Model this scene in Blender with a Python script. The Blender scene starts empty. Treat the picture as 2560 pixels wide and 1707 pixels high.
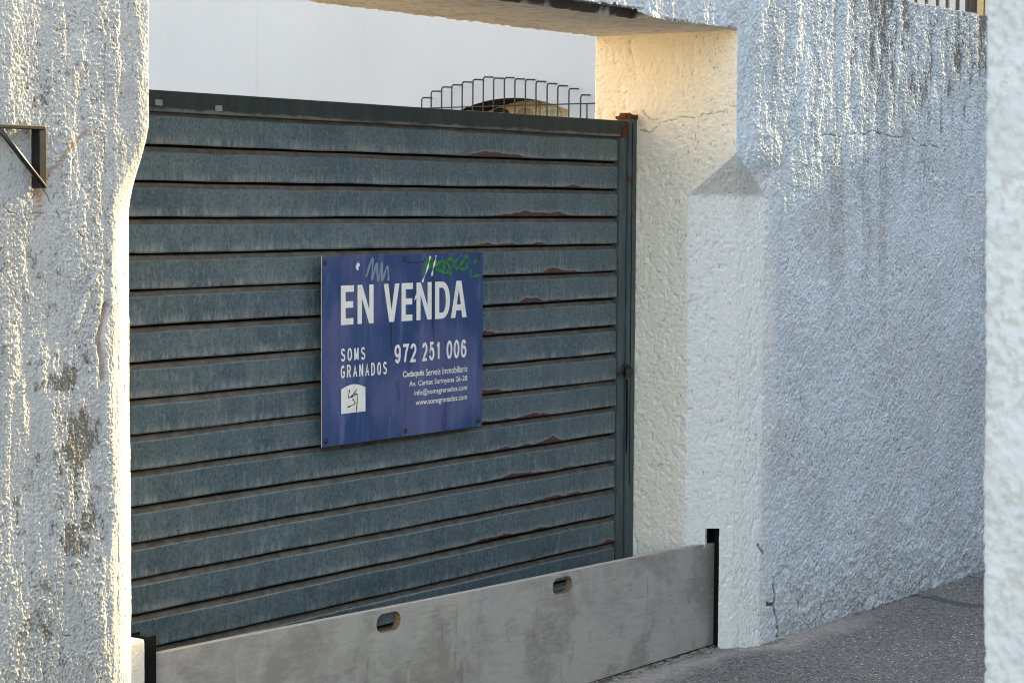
import bpy, bmesh, math, random
import numpy as np
from mathutils import Vector, Matrix
R = math.radians
random.seed(7)
sc = bpy.context.scene
COL = sc.collection

# ------------------------------------------------------------------ camera
CAM = np.array([-6.08814347, -5.16315364, 1.59961952])
YAW, PITCH, ROLL = R(54.88818482), R(3.56809535), R(0.35223735)
FPX = 5443.54                                   # focal length in pixels of the 2560 px wide photograph
fw = np.array([math.sin(YAW)*math.cos(PITCH), math.cos(YAW)*math.cos(PITCH), -math.sin(PITCH)])
rt0 = np.array([math.cos(YAW), -math.sin(YAW), 0.0]); up0 = np.cross(rt0, fw)
rt = math.cos(ROLL)*rt0 + math.sin(ROLL)*up0
up = -math.sin(ROLL)*rt0 + math.cos(ROLL)*up0
cd = bpy.data.cameras.new('camera'); cam = bpy.data.objects.new('camera', cd); COL.objects.link(cam)
cd.sensor_width = 36; cd.lens = FPX/2560*36; cd.clip_start = 0.05; cd.clip_end = 600
m = Matrix.Identity(4)
for i in range(3):
    m[i][0], m[i][1], m[i][2], m[i][3] = rt[i], up[i], -fw[i], CAM[i]
cam.matrix_world = m
cd.dof.use_dof = True; cd.dof.focus_distance = 8.2; cd.dof.aperture_fstop = 20
sc.camera = cam

# ------------------------------------------------------------------ light
EL = math.atan(0.35); GR = R(4.0)
SUN = Vector((math.cos(EL)*math.cos(GR), -math.cos(EL)*math.sin(GR), math.sin(EL)))
w = bpy.data.worlds.new("World"); sc.world = w; w.use_nodes = True
nt = w.node_tree; bg = nt.nodes['Background']
sky = nt.nodes.new('ShaderNodeTexSky'); sky.sky_type = 'NISHITA'; sky.sun_disc = False
sky.sun_elevation = EL; sky.sun_rotation = R(90) + GR
sky.air_density = 1.0; sky.dust_density = 1.2; sky.ozone_density = 1.0
tint = nt.nodes.new('ShaderNodeMix'); tint.data_type = 'RGBA'; tint.blend_type = 'MULTIPLY'; tint.inputs[0].default_value = 1
nt.links.new(sky.outputs[0], tint.inputs[6]); tint.inputs[7].default_value = (1.0, .84, .70, 1)      # hazy coastal air, camera balanced for shade
nt.links.new(tint.outputs[2], bg.inputs[0]); bg.inputs[1].default_value = 0.15
sl = bpy.data.lights.new('sun', 'SUN'); sl.energy = 2.9; sl.angle = R(0.6); sl.color = (1.0, 0.80, 0.40)
so = bpy.data.objects.new('sun', sl); COL.objects.link(so); so.location = (6, -3, 8)
so.rotation_euler = SUN.to_track_quat('Z', 'Y').to_euler()
vs = sc.view_settings; vs.view_transform = 'Standard'; vs.look = 'None'; vs.gamma = 1; vs.exposure = 3.12
vs.use_curve_mapping = False
sc.cycles.max_bounces = 6; sc.cycles.diffuse_bounces = 4; sc.cycles.sample_clamp_indirect = 4; sc.cycles.denoising_prefilter = 'NONE'; sc.cycles.filter_width = 1.1
sc.cycles.caustics_reflective = False; sc.cycles.caustics_refractive = False

# ------------------------------------------------------------------ helpers
def ray(x, y): return fw + (x-1280)/FPX*rt - (y-853.5)/FPX*up
def atY(x, y, Y): d = ray(x, y); return CAM + d*(Y-CAM[1])/d[1]
def atX(x, y, X): d = ray(x, y); return CAM + d*(X-CAM[0])/d[0]
def atZ(x, y, Z): d = ray(x, y); return CAM + d*(Z-CAM[2])/d[2]

def tag(o, label=None, cat=None, group=None, kind=None):
    if label: o['label'] = label
    if cat: o['category'] = cat
    if group: o['group'] = group
    if kind: o['kind'] = kind
    return o
def empty(name, loc, label, cat, group=None):
    o = bpy.data.objects.new(name, None); o.location = loc; o.empty_display_size = .1; COL.objects.link(o)
    return tag(o, label, cat, group)
def link(name, me, mat, parent=None):
    for k in (mat if isinstance(mat, (list, tuple)) else [mat]): me.materials.append(k)
    o = bpy.data.objects.new(name, me); COL.objects.link(o)
    if parent:
        o.parent = parent; o.matrix_parent_inverse = Matrix.Translation(parent.location).inverted() if parent.parent is None else (Matrix.Translation(parent.location+parent.parent.location) if False else Matrix.Identity(4))
    return o
def sub(name, me, mat, part):
    """a sub-part: its part carries the world coordinates already"""
    for k in (mat if isinstance(mat, (list, tuple)) else [mat]): me.materials.append(k)
    o = bpy.data.objects.new(name, me); COL.objects.link(o); o.parent = part
    return o

class MB:
    def __init__(s): s.bm = bmesh.new()
    def box(s, a, b, bevel=0, mi=0):
        g = bmesh.ops.create_cube(s.bm, size=1)
        for v in g['verts']:
            v.co = Vector([(a[i]+b[i])/2 + v.co[i]*(b[i]-a[i]) for i in range(3)])
        fs = list({f for v in g['verts'] for f in v.link_faces})
        for f in fs: f.material_index = mi
        if bevel:
            es = list({e for f in fs for e in f.edges})
            bmesh.ops.bevel(s.bm, geom=es, offset=bevel, segments=2, affect='EDGES', profile=.6)
        return s
    def tube(s, pts, r, n=8):
        pts = [Vector(p) for p in pts]; rings = []
        for i, p in enumerate(pts):
            d = (pts[min(i+1, len(pts)-1)] - pts[max(i-1, 0)]).normalized()
            a = d.cross(Vector((0, 0, 1))) if abs(d.z) < .9 else d.cross(Vector((0, 1, 0)))
            a.normalize(); b = d.cross(a)
            rr = r[i] if isinstance(r, (list, tuple)) else r
            rings.append([s.bm.verts.new(p + (a*math.cos(t)+b*math.sin(t))*rr) for t in [2*math.pi*k/n for k in range(n)]])
        for i in range(len(rings)-1):
            for k in range(n):
                f = s.bm.faces.new((rings[i][k], rings[i][(k+1) % n], rings[i+1][(k+1) % n], rings[i+1][k])); f.smooth = True
        s.bm.faces.new(rings[0]); s.bm.faces.new(rings[-1][::-1])
        return s
    def poly(s, loop, d):
        """extrude a planar loop along vector d"""
        d = Vector(d); a = [s.bm.verts.new(Vector(p)) for p in loop]; b = [s.bm.verts.new(Vector(p)+d) for p in loop]
        n = len(a); s.bm.faces.new(a); s.bm.faces.new(b[::-1])
        for i in range(n): s.bm.faces.new((a[i], b[i], b[(i+1) % n], a[(i+1) % n]))
        return s
    def mesh(s, name):
        bmesh.ops.recalc_face_normals(s.bm, faces=s.bm.faces)
        me = bpy.data.meshes.new(name); s.bm.to_mesh(me); s.bm.free(); return me

def curve_mesh(name, loops, ext, bev=0.0, xf=None):
    """flat filled 2D loops (even-odd holes) in XZ, thickness 2*ext along Y"""
    cu = bpy.data.curves.new(name, 'CURVE'); cu.dimensions = '2D'; cu.fill_mode = 'BOTH'; cu.extrude = ext; cu.bevel_depth = bev
    for lp in loops:
        sp = cu.splines.new('POLY'); sp.points.add(len(lp)-1); sp.use_cyclic_u = True
        for p, q in zip(sp.points, lp): p.co = (q[0], q[1], 0, 1)
    return _tomesh(name, cu, xf)
def _tomesh(name, cu, xf=None):
    o = bpy.data.objects.new('tmp', cu); COL.objects.link(o)
    dg = bpy.context.evaluated_depsgraph_get(); dg.update()
    me = bpy.data.meshes.new_from_object(o.evaluated_get(dg)); me.name = name
    bpy.data.objects.remove(o); bpy.data.curves.remove(cu); me.materials.clear()
    me.transform(Matrix(((1, 0, 0, 0), (0, 0, -1, 0), (0, 1, 0, 0), (0, 0, 0, 1))))
    if xf is not None: me.transform(xf)
    return me
def text_mesh(name, txt, box, bold=0.0, space=1.0, y=0.0, shear=0):
    """builtin-font lettering squeezed into box (x0,z0,x1,z1)"""
    cu = bpy.data.curves.new(name, 'FONT'); cu.body = txt; cu.size = 1; cu.offset = bold; cu.extrude = .001
    cu.space_character = space; cu.fill_mode = 'FRONT'; cu.resolution_u = 4; cu.shear = shear
    me = _tomesh(name, cu)
    n = len(me.vertices); co = np.empty(n*3); me.vertices.foreach_get('co', co); co = co.reshape(-1, 3)
    lo, hi = co.min(0), co.max(0)
    co[:, 0] = box[0] + (co[:, 0]-lo[0])/(hi[0]-lo[0])*(box[2]-box[0])
    co[:, 2] = box[1] + (co[:, 2]-lo[2])/(hi[2]-lo[2])*(box[3]-box[1])
    co[:, 1] = y
    me.vertices.foreach_set('co', co.ravel()); me.update(); return me

# numpy noise
def _h(ix, iy, seed):
    n = (ix.astype(np.int64)*374761393 + iy.astype(np.int64)*668265263 + seed*1274126177) & 0xffffffff
    n = ((n ^ (n >> 13))*1274126177) & 0xffffffff
    n = n ^ (n >> 16)
    return (n & 0xffff)/65535.0
def vn(x, y, seed=0):
    ix, iy = np.floor(x), np.floor(y); fx, fy = x-ix, y-iy
    fx = fx*fx*fx*(fx*(fx*6-15)+10); fy = fy*fy*fy*(fy*(fy*6-15)+10)
    a, b, c, d = _h(ix, iy, seed), _h(ix+1, iy, seed), _h(ix, iy+1, seed), _h(ix+1, iy+1, seed)
    return (a+(b-a)*fx)*(1-fy) + (c+(d-c)*fx)*fy
def fbm(x, y, seed=0, o=4, g=.5):
    t = 0; a = 1; s = 0
    for k in range(o):
        ca, sa = math.cos(.5*k), math.sin(.5*k)
        t = t + a*vn((x*ca-y*sa)*2**k + 17.3*k, (x*sa+y*ca)*2**k + 9.1*k, seed+k); s += a; a *= g
    return t/s
def fbm0(x, y, seed=0, o=4, g=.5):
    """no rotation: keeps a stretched grain"""
    t = 0; a = 1; s = 0
    for k in range(o):
        t = t + a*vn(x*2**k + 17.3*k, y*2**k + 9.1*k, seed+k); s += a; a *= g
    return t/s
def sst(a, b, x): t = np.clip((x-a)/(b-a), 0, 1); return t*t*(3-2*t)
def dist_poly(S, Z, pts, taper=True):
    d = np.full(S.shape, 9.0)
    for (x0, y0), (x1, y1) in zip(pts[:-1], pts[1:]):
        dx, dy = x1-x0, y1-y0; L = dx*dx+dy*dy+1e-12
        t = np.clip(((S-x0)*dx+(Z-y0)*dy)/L, 0, 1)
        d = np.minimum(d, np.hypot(S-x0-t*dx, Z-y0-t*dy))
    return d
def blob(S, Z, c, r): return np.exp(-(((S-c[0])/r[0])**2 + ((Z-c[1])/r[1])**2))

def grid_mesh(name, P, mask=None, keep=None, flip=False):
    """P: (nz, ns, 3) -> quad mesh; mask (nz, ns, 4) colour attribute 'mask'; keep (nz-1, ns-1) bool"""
    nz, ns = P.shape[:2]
    idx = np.arange(nz*ns).reshape(nz, ns)
    q = np.stack([idx[:-1, :-1], idx[:-1, 1:], idx[1:, 1:], idx[1:, :-1]], -1)
    if flip: q = q[..., ::-1]
    q = q[keep] if keep is not None else q.reshape(-1, 4)
    me = bpy.data.meshes.new(name); nq = len(q)
    me.vertices.add(nz*ns); me.loops.add(nq*4); me.polygons.add(nq)
    me.vertices.foreach_set('co', P.reshape(-1).astype(np.float32))
    me.loops.foreach_set('vertex_index', q.reshape(-1).astype(np.int32))
    me.polygons.foreach_set('loop_start', np.arange(0, nq*4, 4, dtype=np.int32))
    me.polygons.foreach_set('loop_total', np.full(nq, 4, dtype=np.int32))
    me.polygons.foreach_set('use_smooth', np.ones(nq, dtype=bool))
    me.update(calc_edges=True)
    if mask is not None:
        at = me.color_attributes.new('mask', 'FLOAT_COLOR', 'POINT')
        at.data.foreach_set('color', mask.reshape(-1).astype(np.float32))
    return me

# ------------------------------------------------------------------ materials
class NT:
    def __init__(s, name, rough=.8, spec=.3, metal=0):
        s.m = bpy.data.materials.new(name); s.m.use_nodes = True; s.t = s.m.node_tree
        s.b = s.t.nodes['Principled BSDF']; s.b.inputs['Roughness'].default_value = rough
        s.b.inputs['Specular IOR Level'].default_value = spec; s.b.inputs['Metallic'].default_value = metal
    def n(s, typ, **k):
        x = s.t.nodes.new('ShaderNode'+typ)
        for a, v in k.items(): setattr(x, a, v)
        return x
    def put(s, sock, v):
        if hasattr(v, 'is_linked') or isinstance(v, bpy.types.NodeSocket): s.t.links.new(v, sock)
        elif isinstance(v, tuple) and len(v) == 3 and sock.type == 'RGBA': sock.default_value = (*v, 1)
        else: sock.default_value = v
    def co(s, kind='Object', scale=(1, 1, 1), off=(0, 0, 0)):
        c = s.n('TexCoord').outputs[kind]; mp = s.n('Mapping'); s.put(mp.inputs[0], c)
        mp.inputs['Scale'].default_value = scale; mp.inputs['Location'].default_value = off
        return mp.outputs[0]
    def noise(s, vec, scale, det=4, rough=.55, dist=0):
        x = s.n('TexNoise'); s.put(x.inputs['Vector'], vec); x.inputs['Scale'].default_value = scale
        x.inputs['Detail'].default_value = det; x.inputs['Roughness'].default_value = rough; x.inputs['Distortion'].default_value = dist
        return x.outputs['Fac']
    def vor(s, vec, scale, out='Distance'):
        x = s.n('TexVoronoi'); s.put(x.inputs['Vector'], vec); x.inputs['Scale'].default_value = scale
        return x.outputs[out]
    def ramp(s, f, a, b, lo=0., hi=1.):
        x = s.n('MapRange'); x.interpolation_type = 'SMOOTHSTEP'; s.put(x.inputs[0], f)
        for i, v in enumerate((a, b, lo, hi)): x.inputs[i+1].default_value = v
        return x.outputs[0]
    def math(s, op, a, b=0.):
        x = s.n('Math', operation=op); s.put(x.inputs[0], a); s.put(x.inputs[1], b); return x.outputs[0]
    def mix(s, f, a, b, mode='MIX'):
        x = s.n('Mix'); x.data_type = 'RGBA'; x.blend_type = mode; s.put(x.inputs[0], f); s.put(x.inputs[6], a); s.put(x.inputs[7], b); return x.outputs[2]
    def attr(s, name='mask'):
        a = s.n('Attribute'); a.attribute_name = name; sp = s.n('SeparateColor'); s.put(sp.inputs[0], a.outputs['Color'])
        return sp.outputs[0], sp.outputs[1], sp.outputs[2]
    def bump(s, h, strength=.5, dist=.002):
        x = s.n('Bump'); s.put(x.inputs['Height'], h); x.inputs['Strength'].default_value = strength; x.inputs['Distance'].default_value = dist
        s.put(s.b.inputs['Normal'], x.outputs[0])
    def base(s, c): s.put(s.b.inputs['Base Color'], c); return s
    def rough(s, c): s.put(s.b.inputs['Roughness'], c); return s

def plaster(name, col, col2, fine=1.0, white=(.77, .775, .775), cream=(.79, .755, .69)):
    """alpha of the mask: 0 weathered street face, .5 whiter corner, 1 cream jamb with warm bounce light painted in"""
    a = NT(name, 1.0, .0); v = a.co()
    at = a.n('Attribute'); at.attribute_name = 'mask'; al = at.outputs['Alpha']
    n1 = a.noise(v, 2.3, 5); n2 = a.noise(v, 160, 3, .6); n3 = a.noise(v, 30, 4); n4 = a.noise(v, 70, 4, .7)
    c = a.mix(a.ramp(n1, .35, .7), col, col2)
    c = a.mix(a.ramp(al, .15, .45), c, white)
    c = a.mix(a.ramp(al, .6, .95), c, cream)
    c = a.mix(a.ramp(n3, .60, .80, 0, .22), c, tuple(x*.6 for x in col2))
    c = a.mix(a.math('MULTIPLY', a.ramp(n4, .60, .72), a.ramp(al, .4, .1, .10, .22)), c, (.28, .26, .23))
    r, g, b = a.attr()
    sp = a.ramp(a.math('ADD', r, a.math('MULTIPLY', a.math('SUBTRACT', a.noise(a.co('Object', (1, 1, .6)), 170, 4, .7), .5), 2.4)), .40, .74)
    sp = a.math('MULTIPLY', sp, a.ramp(r, .02, .2))
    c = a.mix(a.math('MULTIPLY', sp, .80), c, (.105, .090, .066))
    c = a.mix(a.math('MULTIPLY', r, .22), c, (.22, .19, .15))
    c = a.mix(b, c, (.30, .17, .085))
    c = a.mix(g, c, (.045, .034, .026))
    a.base(c); a.bump(a.math('ADD', n2, a.math('MULTIPLY', a.noise(v, 330, 2, .6), .6)), .75*fine, .0035)
    return a.m
M = {}
M['plaster'] = plaster('white_render', (.505, .505, .505), (.45, .445, .435))
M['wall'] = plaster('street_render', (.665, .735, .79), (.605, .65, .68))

def metal_paint():
    a = NT('weathered_gate_paint', .45, .5)
    uv = a.n('UVMap').outputs[0]; oi = a.n('ObjectInfo')
    sx = a.n('SeparateXYZ'); a.put(sx.inputs[0], uv); u, vv = sx.outputs[0], sx.outputs[1]
    cb = a.n('CombineXYZ'); a.put(cb.inputs[0], u); a.put(cb.inputs[1], a.math('MULTIPLY', vv, .09)); a.put(cb.inputs[2], a.math('MULTIPLY', oi.outputs['Random'], 40))
    p = cb.outputs[0]
    def sc_(x, z):
        mp = a.n('Mapping'); a.put(mp.inputs[0], p); mp.inputs['Scale'].default_value = (x, z, 1); return mp.outputs[0]
    ps = sc_(1, .22)
    big = a.noise(p, 2.2, 4); patch = a.noise(p, 11, 5, .6); strk = a.noise(ps, 60, 5, .7); fine = a.noise(sc_(1, .8), 105, 5, .78); med = a.noise(ps, 9, 4); hue = a.noise(p, 4.5, 3)
    c = a.mix(a.ramp(big, .35, .65), (.050, .087, .107), (.090, .134, .152))
    c = a.mix(a.ramp(hue, .45, .68, 0, .55), c, (.094, .122, .120))
    c = a.mix(a.ramp(patch, .45, .75, 0, .45), c, (.128, .164, .178))
    c = a.mix(a.ramp(fine, .50, .60, 0, .75), c, (.028, .046, .055))
    c = a.mix(a.ramp(fine, .47, .36, 0, .55), c, (.17, .22, .235))
    c = a.mix(a.ramp(strk, .53, .68, 0, .55), c, (.19, .235, .245))
    cc = a.n('CombineXYZ'); a.put(cc.inputs[0], u); a.put(cc.inputs[1], a.math('MULTIPLY', vv, .006)); cols = a.noise(cc.outputs[0], 7, 5, .7)
    c = a.mix(a.math('MULTIPLY', a.ramp(cols, .52, .72), a.ramp(patch, .3, .6, .25, .7)), c, (.150, .185, .195))
    c = a.mix(a.ramp(cols, .46, .30, 0, .35), c, (.032, .052, .060))
    # chalky runs above the lower edge where the paint has thinned
    lowf = a.math('MULTIPLY', a.ramp(vv, .42, .0), a.ramp(a.math('ADD', a.math('MULTIPLY', strk, .8), a.math('MULTIPLY', med, .6)), .58, .86))
    c = a.mix(a.math('MULTIPLY', lowf, .72), c, (.29, .31, .30))
    # pale worn lines along both folded edges, broken and uneven
    wj = a.math('MULTIPLY', a.math('SUBTRACT', strk, .5), .07)
    vj = a.math('ADD', vv, wj)
    edge = a.math('MAXIMUM', a.ramp(vj, .035, .012), a.math('MULTIPLY', a.ramp(vj, .95, .985), .55))
    c = a.mix(a.math('MULTIPLY', edge, a.ramp(med, .35, .62, .05, .5)), c, (.25, .27, .262))
    # rust creeping up from the lower edge, in the stretch beyond the sign
    us_ = a.math('ADD', u, a.math('MULTIPLY', a.math('SUBTRACT', oi.outputs['Random'], .5), .7))
    rz = a.math('MULTIPLY', a.math('MULTIPLY', a.ramp(us_, .95, 1.35), a.ramp(us_, 2.0, 1.55)), a.ramp(u, .85, 1.05))
    hgt = a.math('MULTIPLY', a.math('ADD', a.math('SUBTRACT', a.noise(sc_(1, .1), 3.4, 3), .465), .02), 1.35)
    jag = a.math('MULTIPLY', a.math('SUBTRACT', a.noise(ps, 130, 3, .7), .5), .20)
    hgt = a.math('MULTIPLY', hgt, rz)
    hj = a.math('ADD', hgt, a.math('MULTIPLY', jag, a.ramp(hgt, 0, .05)))
    pale = a.ramp(a.math('SUBTRACT', a.math('ADD', hj, .09), vv), -.02, .09)
    pale = a.math('MULTIPLY', pale, a.ramp(hgt, .005, .05))
    c = a.mix(a.math('MULTIPLY', pale, .6), c, (.22, .25, .25))
    rust = a.ramp(a.math('SUBTRACT', hj, vv), .0, .03)
    c = a.mix(rust, c, a.mix(a.ramp(fine, .4, .6), (.030, .009, .006), (.105, .028, .012)))
    line = a.math('MULTIPLY', a.ramp(vv, .045, .015), a.math('MULTIPLY', a.ramp(u, .7, 1.2), a.ramp(med, .36, .5)))
    c = a.mix(a.math('MULTIPLY', line, .85), c, (.040, .012, .008))
    a.base(c); a.rough(a.ramp(patch, .3, .7, .34, .52)); a.bump(fine, .3, .0008)
    return a.m
M['gate'] = metal_paint()
a = NT('dusty_ledge', .9, .2); v = a.co(); c = a.mix(a.ramp(a.noise(v, 25, 4), .3, .7), (.070, .065, .056), (.115, .107, .092)); a.base(c); M['ledge'] = a.m
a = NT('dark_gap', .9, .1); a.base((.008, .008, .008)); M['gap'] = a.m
def frame_paint(name, c0, c1, rustx=0):
    a = NT(name, .55, .4); v = a.co('Object', (1, 1, .25)); v0 = a.co()
    c = a.mix(a.ramp(a.noise(v, 30, 5, .65), .4, .7), c0, c1)
    c = a.mix(a.ramp(a.noise(v0, 170, 3, .7), .56, .72, 0, .4), c, (.13, .145, .14))
    c = a.mix(a.ramp(a.noise(v0, 9, 5), .62, .70, 0, .8), c, (.07, .03, .018))
    a.base(c); a.bump(a.noise(v0, 160), .2, .001); return a.m
M['stile'] = frame_paint('stile_paint', (.052, .072, .080), (.085, .108, .112))
a = NT('header_paint', .6, .35); v = a.co(); v2 = a.co('Object', (1, 1, .3))
c = a.mix(a.ramp(a.noise(v2, 20, 5, .65), .4, .7), (.022, .034, .032), (.040, .053, .049)); c = a.mix(a.ramp(a.noise(v, 190, 3, .7), .56, .70, 0, .45), c, (.075, .085, .078))
c = a.mix(a.ramp(a.noise(v2, 36, 4, .7), .66, .76, 0, .6), c, (.12, .12, .10))
sx = a.n('SeparateXYZ'); a.put(sx.inputs[0], v)
zz_ = a.math('ADD', sx.outputs[2], a.math('MULTIPLY', a.math('SUBTRACT', a.noise(a.co('Object', (1, 1, .1)), 14, 4, .65), .5), .030))
du = a.ramp(zz_, 1.920, 1.911); c = a.mix(a.math('MULTIPLY', du, a.ramp(a.noise(v, 5, 3), .35, .55, .2, .8)), c, (.19, .185, .16)); a.base(c); a.bump(a.noise(v, 160), .2, .001); M['header'] = a.m
a = NT('rust', .9, .1); v = a.co(); a.base(a.mix(a.noise(v, 90, 5), (.05, .015, .008), (.20, .07, .03))); a.bump(a.noise(v, 220), .6, .002); M['rust'] = a.m
a = NT('black_channel', .6, .15); v = a.co(); a.base(a.mix(a.ramp(a.noise(v, 120, 4, .7), .66, .74), (.003, .003, .0035), (.05, .045, .04))); M['black'] = a.m
a = NT('black_iron', .38, .5); v = a.co(); a.base(a.mix(a.ramp(a.noise(v, 60, 4), .58, .72), (.005, .004, .004), (.035, .015, .010))); M['iron'] = a.m
a = NT('sticker_grey', .7); v = a.co(); a.base(a.mix(a.noise(v, 60, 3), (.20, .21, .20), (.34, .35, .34))); M['sticker'] = a.m

def sign_mat():
    a = NT('blue_sign_film', .38, .22); v = a.co()
    big = a.noise(v, 2.6, 4, .5, .4); st = a.noise(a.co('Object', (1, 1, .16)), 14, 5, .6, .3); sc1 = a.noise(a.co('Object', (1, 1, .3)), 55, 3, .5, 1.5)
    c = a.mix(a.ramp(big, .42, .58), (.030, .062, .170), (.085, .102, .225))
    c = a.mix(a.ramp(st, .50, .74, 0, .7), c, (.13, .165, .33))  # pale streaks: fading and dust, plus sheen painted into the film
    c = a.mix(a.ramp(sc1, .66, .74, 0, .40), c, (.17, .20, .30))
    c = a.mix(a.ramp(a.noise(v, 60, 2), .78, .80, 0, 1), c, (.4, .4, .4))
    c = a.mix(a.ramp(st, .42, .30, 0, .6), c, (.008, .026, .125))
    a.base(c); a.rough(a.ramp(big, .3, .7, .34, .55)); return a.m
M['sign'] = sign_mat()
a = NT('white_vinyl', .6); v = a.co(); a.base(a.mix(a.ramp(a.noise(v, 30, 4), .35, .75), (.84, .83, .79), (.74, .74, .72))); M['vinyl'] = a.m
a = NT('green_marker', .5); v = a.co(); a.base(a.mix(a.noise(v, 60, 3), (.020, .17, .020), (.05, .27, .05))); M['green'] = a.m
a = NT('grey_scribble', .5); a.base((.22, .27, .36)); M['scrib'] = a.m
a = NT('black_pen', .5); a.base((.03, .03, .03)); M['pen'] = a.m
a = NT('screw_metal', .5, .5); a.base((.022, .017, .015)); M['screw'] = a.m
a = NT('sign_edge', .5, .4); a.base((.45, .46, .48)); M['sedge'] = a.m

def board_mat():
    a = NT('weathered_plywood', .75, .3); v = a.co('Object', (.35, 1, 1)); v0 = a.co()
    n1 = a.noise(v0, 3.2, 6, .62, .6); n2 = a.noise(v, 42, 5, .65); n3 = a.noise(v0, 120, 3, .7); n4 = a.noise(a.co('Object', (1, 1, .3)), 12, 5, .6, 1.2)
    c = a.mix(a.ramp(n1, .38, .60), (.27, .256, .23), (.40, .383, .348))
    c = a.mix(a.ramp(n2, .42, .72, 0, .45), c, (.46, .44, .405))
    c = a.mix(a.ramp(n4, .60, .74, 0, .55), c, (.15, .138, .126))
    c = a.mix(a.ramp(n3, .54, .72, 0, .28), c, (.15, .14, .125))
    c = a.mix(a.ramp(a.noise(a.co('Object', (.12, 1, 1)), 90, 4, .7), .52, .7, 0, .35), c, (.19, .18, .16))
    c = a.mix(a.ramp(a.noise(a.co('Object', (1, 1, .12)), 26, 4, .7), .62, .72, 0, .4), c, (.48, .465, .43))
    c = a.mix(a.ramp(a.noise(v0, 1.9, 3), .62, .75, 0, .35), c, (.30, .33, .36))
    a.base(c); a.bump(n2, .15, .001); return a.m
M['board'] = board_mat()
a = NT('plywood_edge', .8); v = a.co('Object', (.4, 60, 1)); v2 = a.co(); a.base(a.mix(a.noise(v2, 30, 4), (.36, .34, .29), (.50, .475, .42))); M['bedge'] = a.m
a = NT('plywood_plies', .8)
wv = a.n('TexWave'); wv.bands_direction = 'Y'; wv.inputs['Scale'].default_value = 75; a.put(wv.inputs['Vector'], a.co())
a.base(a.mix(wv.outputs['Fac'], (.10, .06, .03), (.30, .22, .14))); M['plies'] = a.m

def asphalt():
    a = NT('worn_asphalt', .85, .35); v = a.co(); r, g, b = a.attr()
    vo = a.n('TexVoronoi'); a.put(vo.inputs['Vector'], v); vo.inputs['Scale'].default_value = 120
    n1 = a.noise(v, 1.6, 5); n2 = a.noise(v, 140, 3, .7)
    sp = a.n('SeparateColor'); a.put(sp.inputs[0], vo.outputs['Color'])
    c = a.mix(a.ramp(n1, .35, .65), (.110, .112, .113), (.145, .146, .145))
    c = a.mix(a.ramp(sp.outputs[0], .62, .97, 0, .8), c, (.25, .24, .225))
    c = a.mix(a.ramp(sp.outputs[1], .55, .9, 0, .85), c, (.028, .029, .033))
    c = a.mix(a.ramp(sp.outputs[2], .978, .99), c, (.48, .47, .45))
    c = a.mix(r, c, a.mix(a.ramp(a.noise(v, 40, 5), .3, .7), (.22, .21, .19), (.34, .325, .295)))
    c = a.mix(g, c, (.055, .062, .072))
    c = a.mix(b, c, (.06, .05, .04))
    a.base(c); a.bump(a.math('ADD', vo.outputs['Distance'], a.math('MULTIPLY', n2, .5)), .5, .004); return a.m
M['asphalt'] = asphalt()
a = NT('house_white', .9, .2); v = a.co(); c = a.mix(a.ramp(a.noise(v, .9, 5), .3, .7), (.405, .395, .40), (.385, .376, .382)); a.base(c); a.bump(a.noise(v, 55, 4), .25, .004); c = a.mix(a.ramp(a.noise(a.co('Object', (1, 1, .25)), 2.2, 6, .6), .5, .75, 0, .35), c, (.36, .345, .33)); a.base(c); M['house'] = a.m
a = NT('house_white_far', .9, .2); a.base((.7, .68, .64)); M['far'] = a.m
a = NT('cream_render', .9, .2); v = a.co(); a.base(a.mix(a.noise(v, 3, 4), (.46, .36, .22), (.42, .33, .20))); a.bump(a.noise(v, 60), .3, .003); M['cream'] = a.m
a = NT('brown_soffit', .85, .2); v = a.co(); a.base(a.mix(a.noise(v, 6, 4), (.030, .022, .016), (.055, .042, .030))); M['brown'] = a.m
a = NT('cream_frame', .7, .3); v = a.co(); a.base(a.mix(a.noise(v, 8, 3), (.55, .47, .33), (.47, .40, .28))); M['cframe'] = a.m
a = NT('dark_glass', .12, .6); a.base((.035, .045, .035)); M['glass'] = a.m
a = NT('tan_pane', .5, .4); a.base((.24, .19, .13)); M['tan'] = a.m
a = NT('grille_iron', .5, .4); v = a.co(); a.base(a.mix(a.noise(v, 30, 3), (.010, .006, .006), (.022, .011, .010))); M['grille'] = a.m
a = NT('courtyard_floor', .9); a.base((.40, .36, .30)); M['yard'] = a.m
a = NT('dry_leaf', .8); v = a.co(); a.base(a.mix(a.noise(v, 60, 3), (.34, .28, .17), (.20, .14, .07))); M['leaf'] = a.m
def dash():
    a = NT('white_roughcast', .9, .2); v = a.co(); r, g, b = a.attr()
    c = a.mix(a.ramp(a.noise(v, 14, 4), .35, .7), (.43, .432, .436), (.385, .387, .39))
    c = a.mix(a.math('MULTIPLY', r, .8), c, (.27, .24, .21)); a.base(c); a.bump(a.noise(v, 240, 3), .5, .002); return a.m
M['dash'] = dash()
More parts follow.
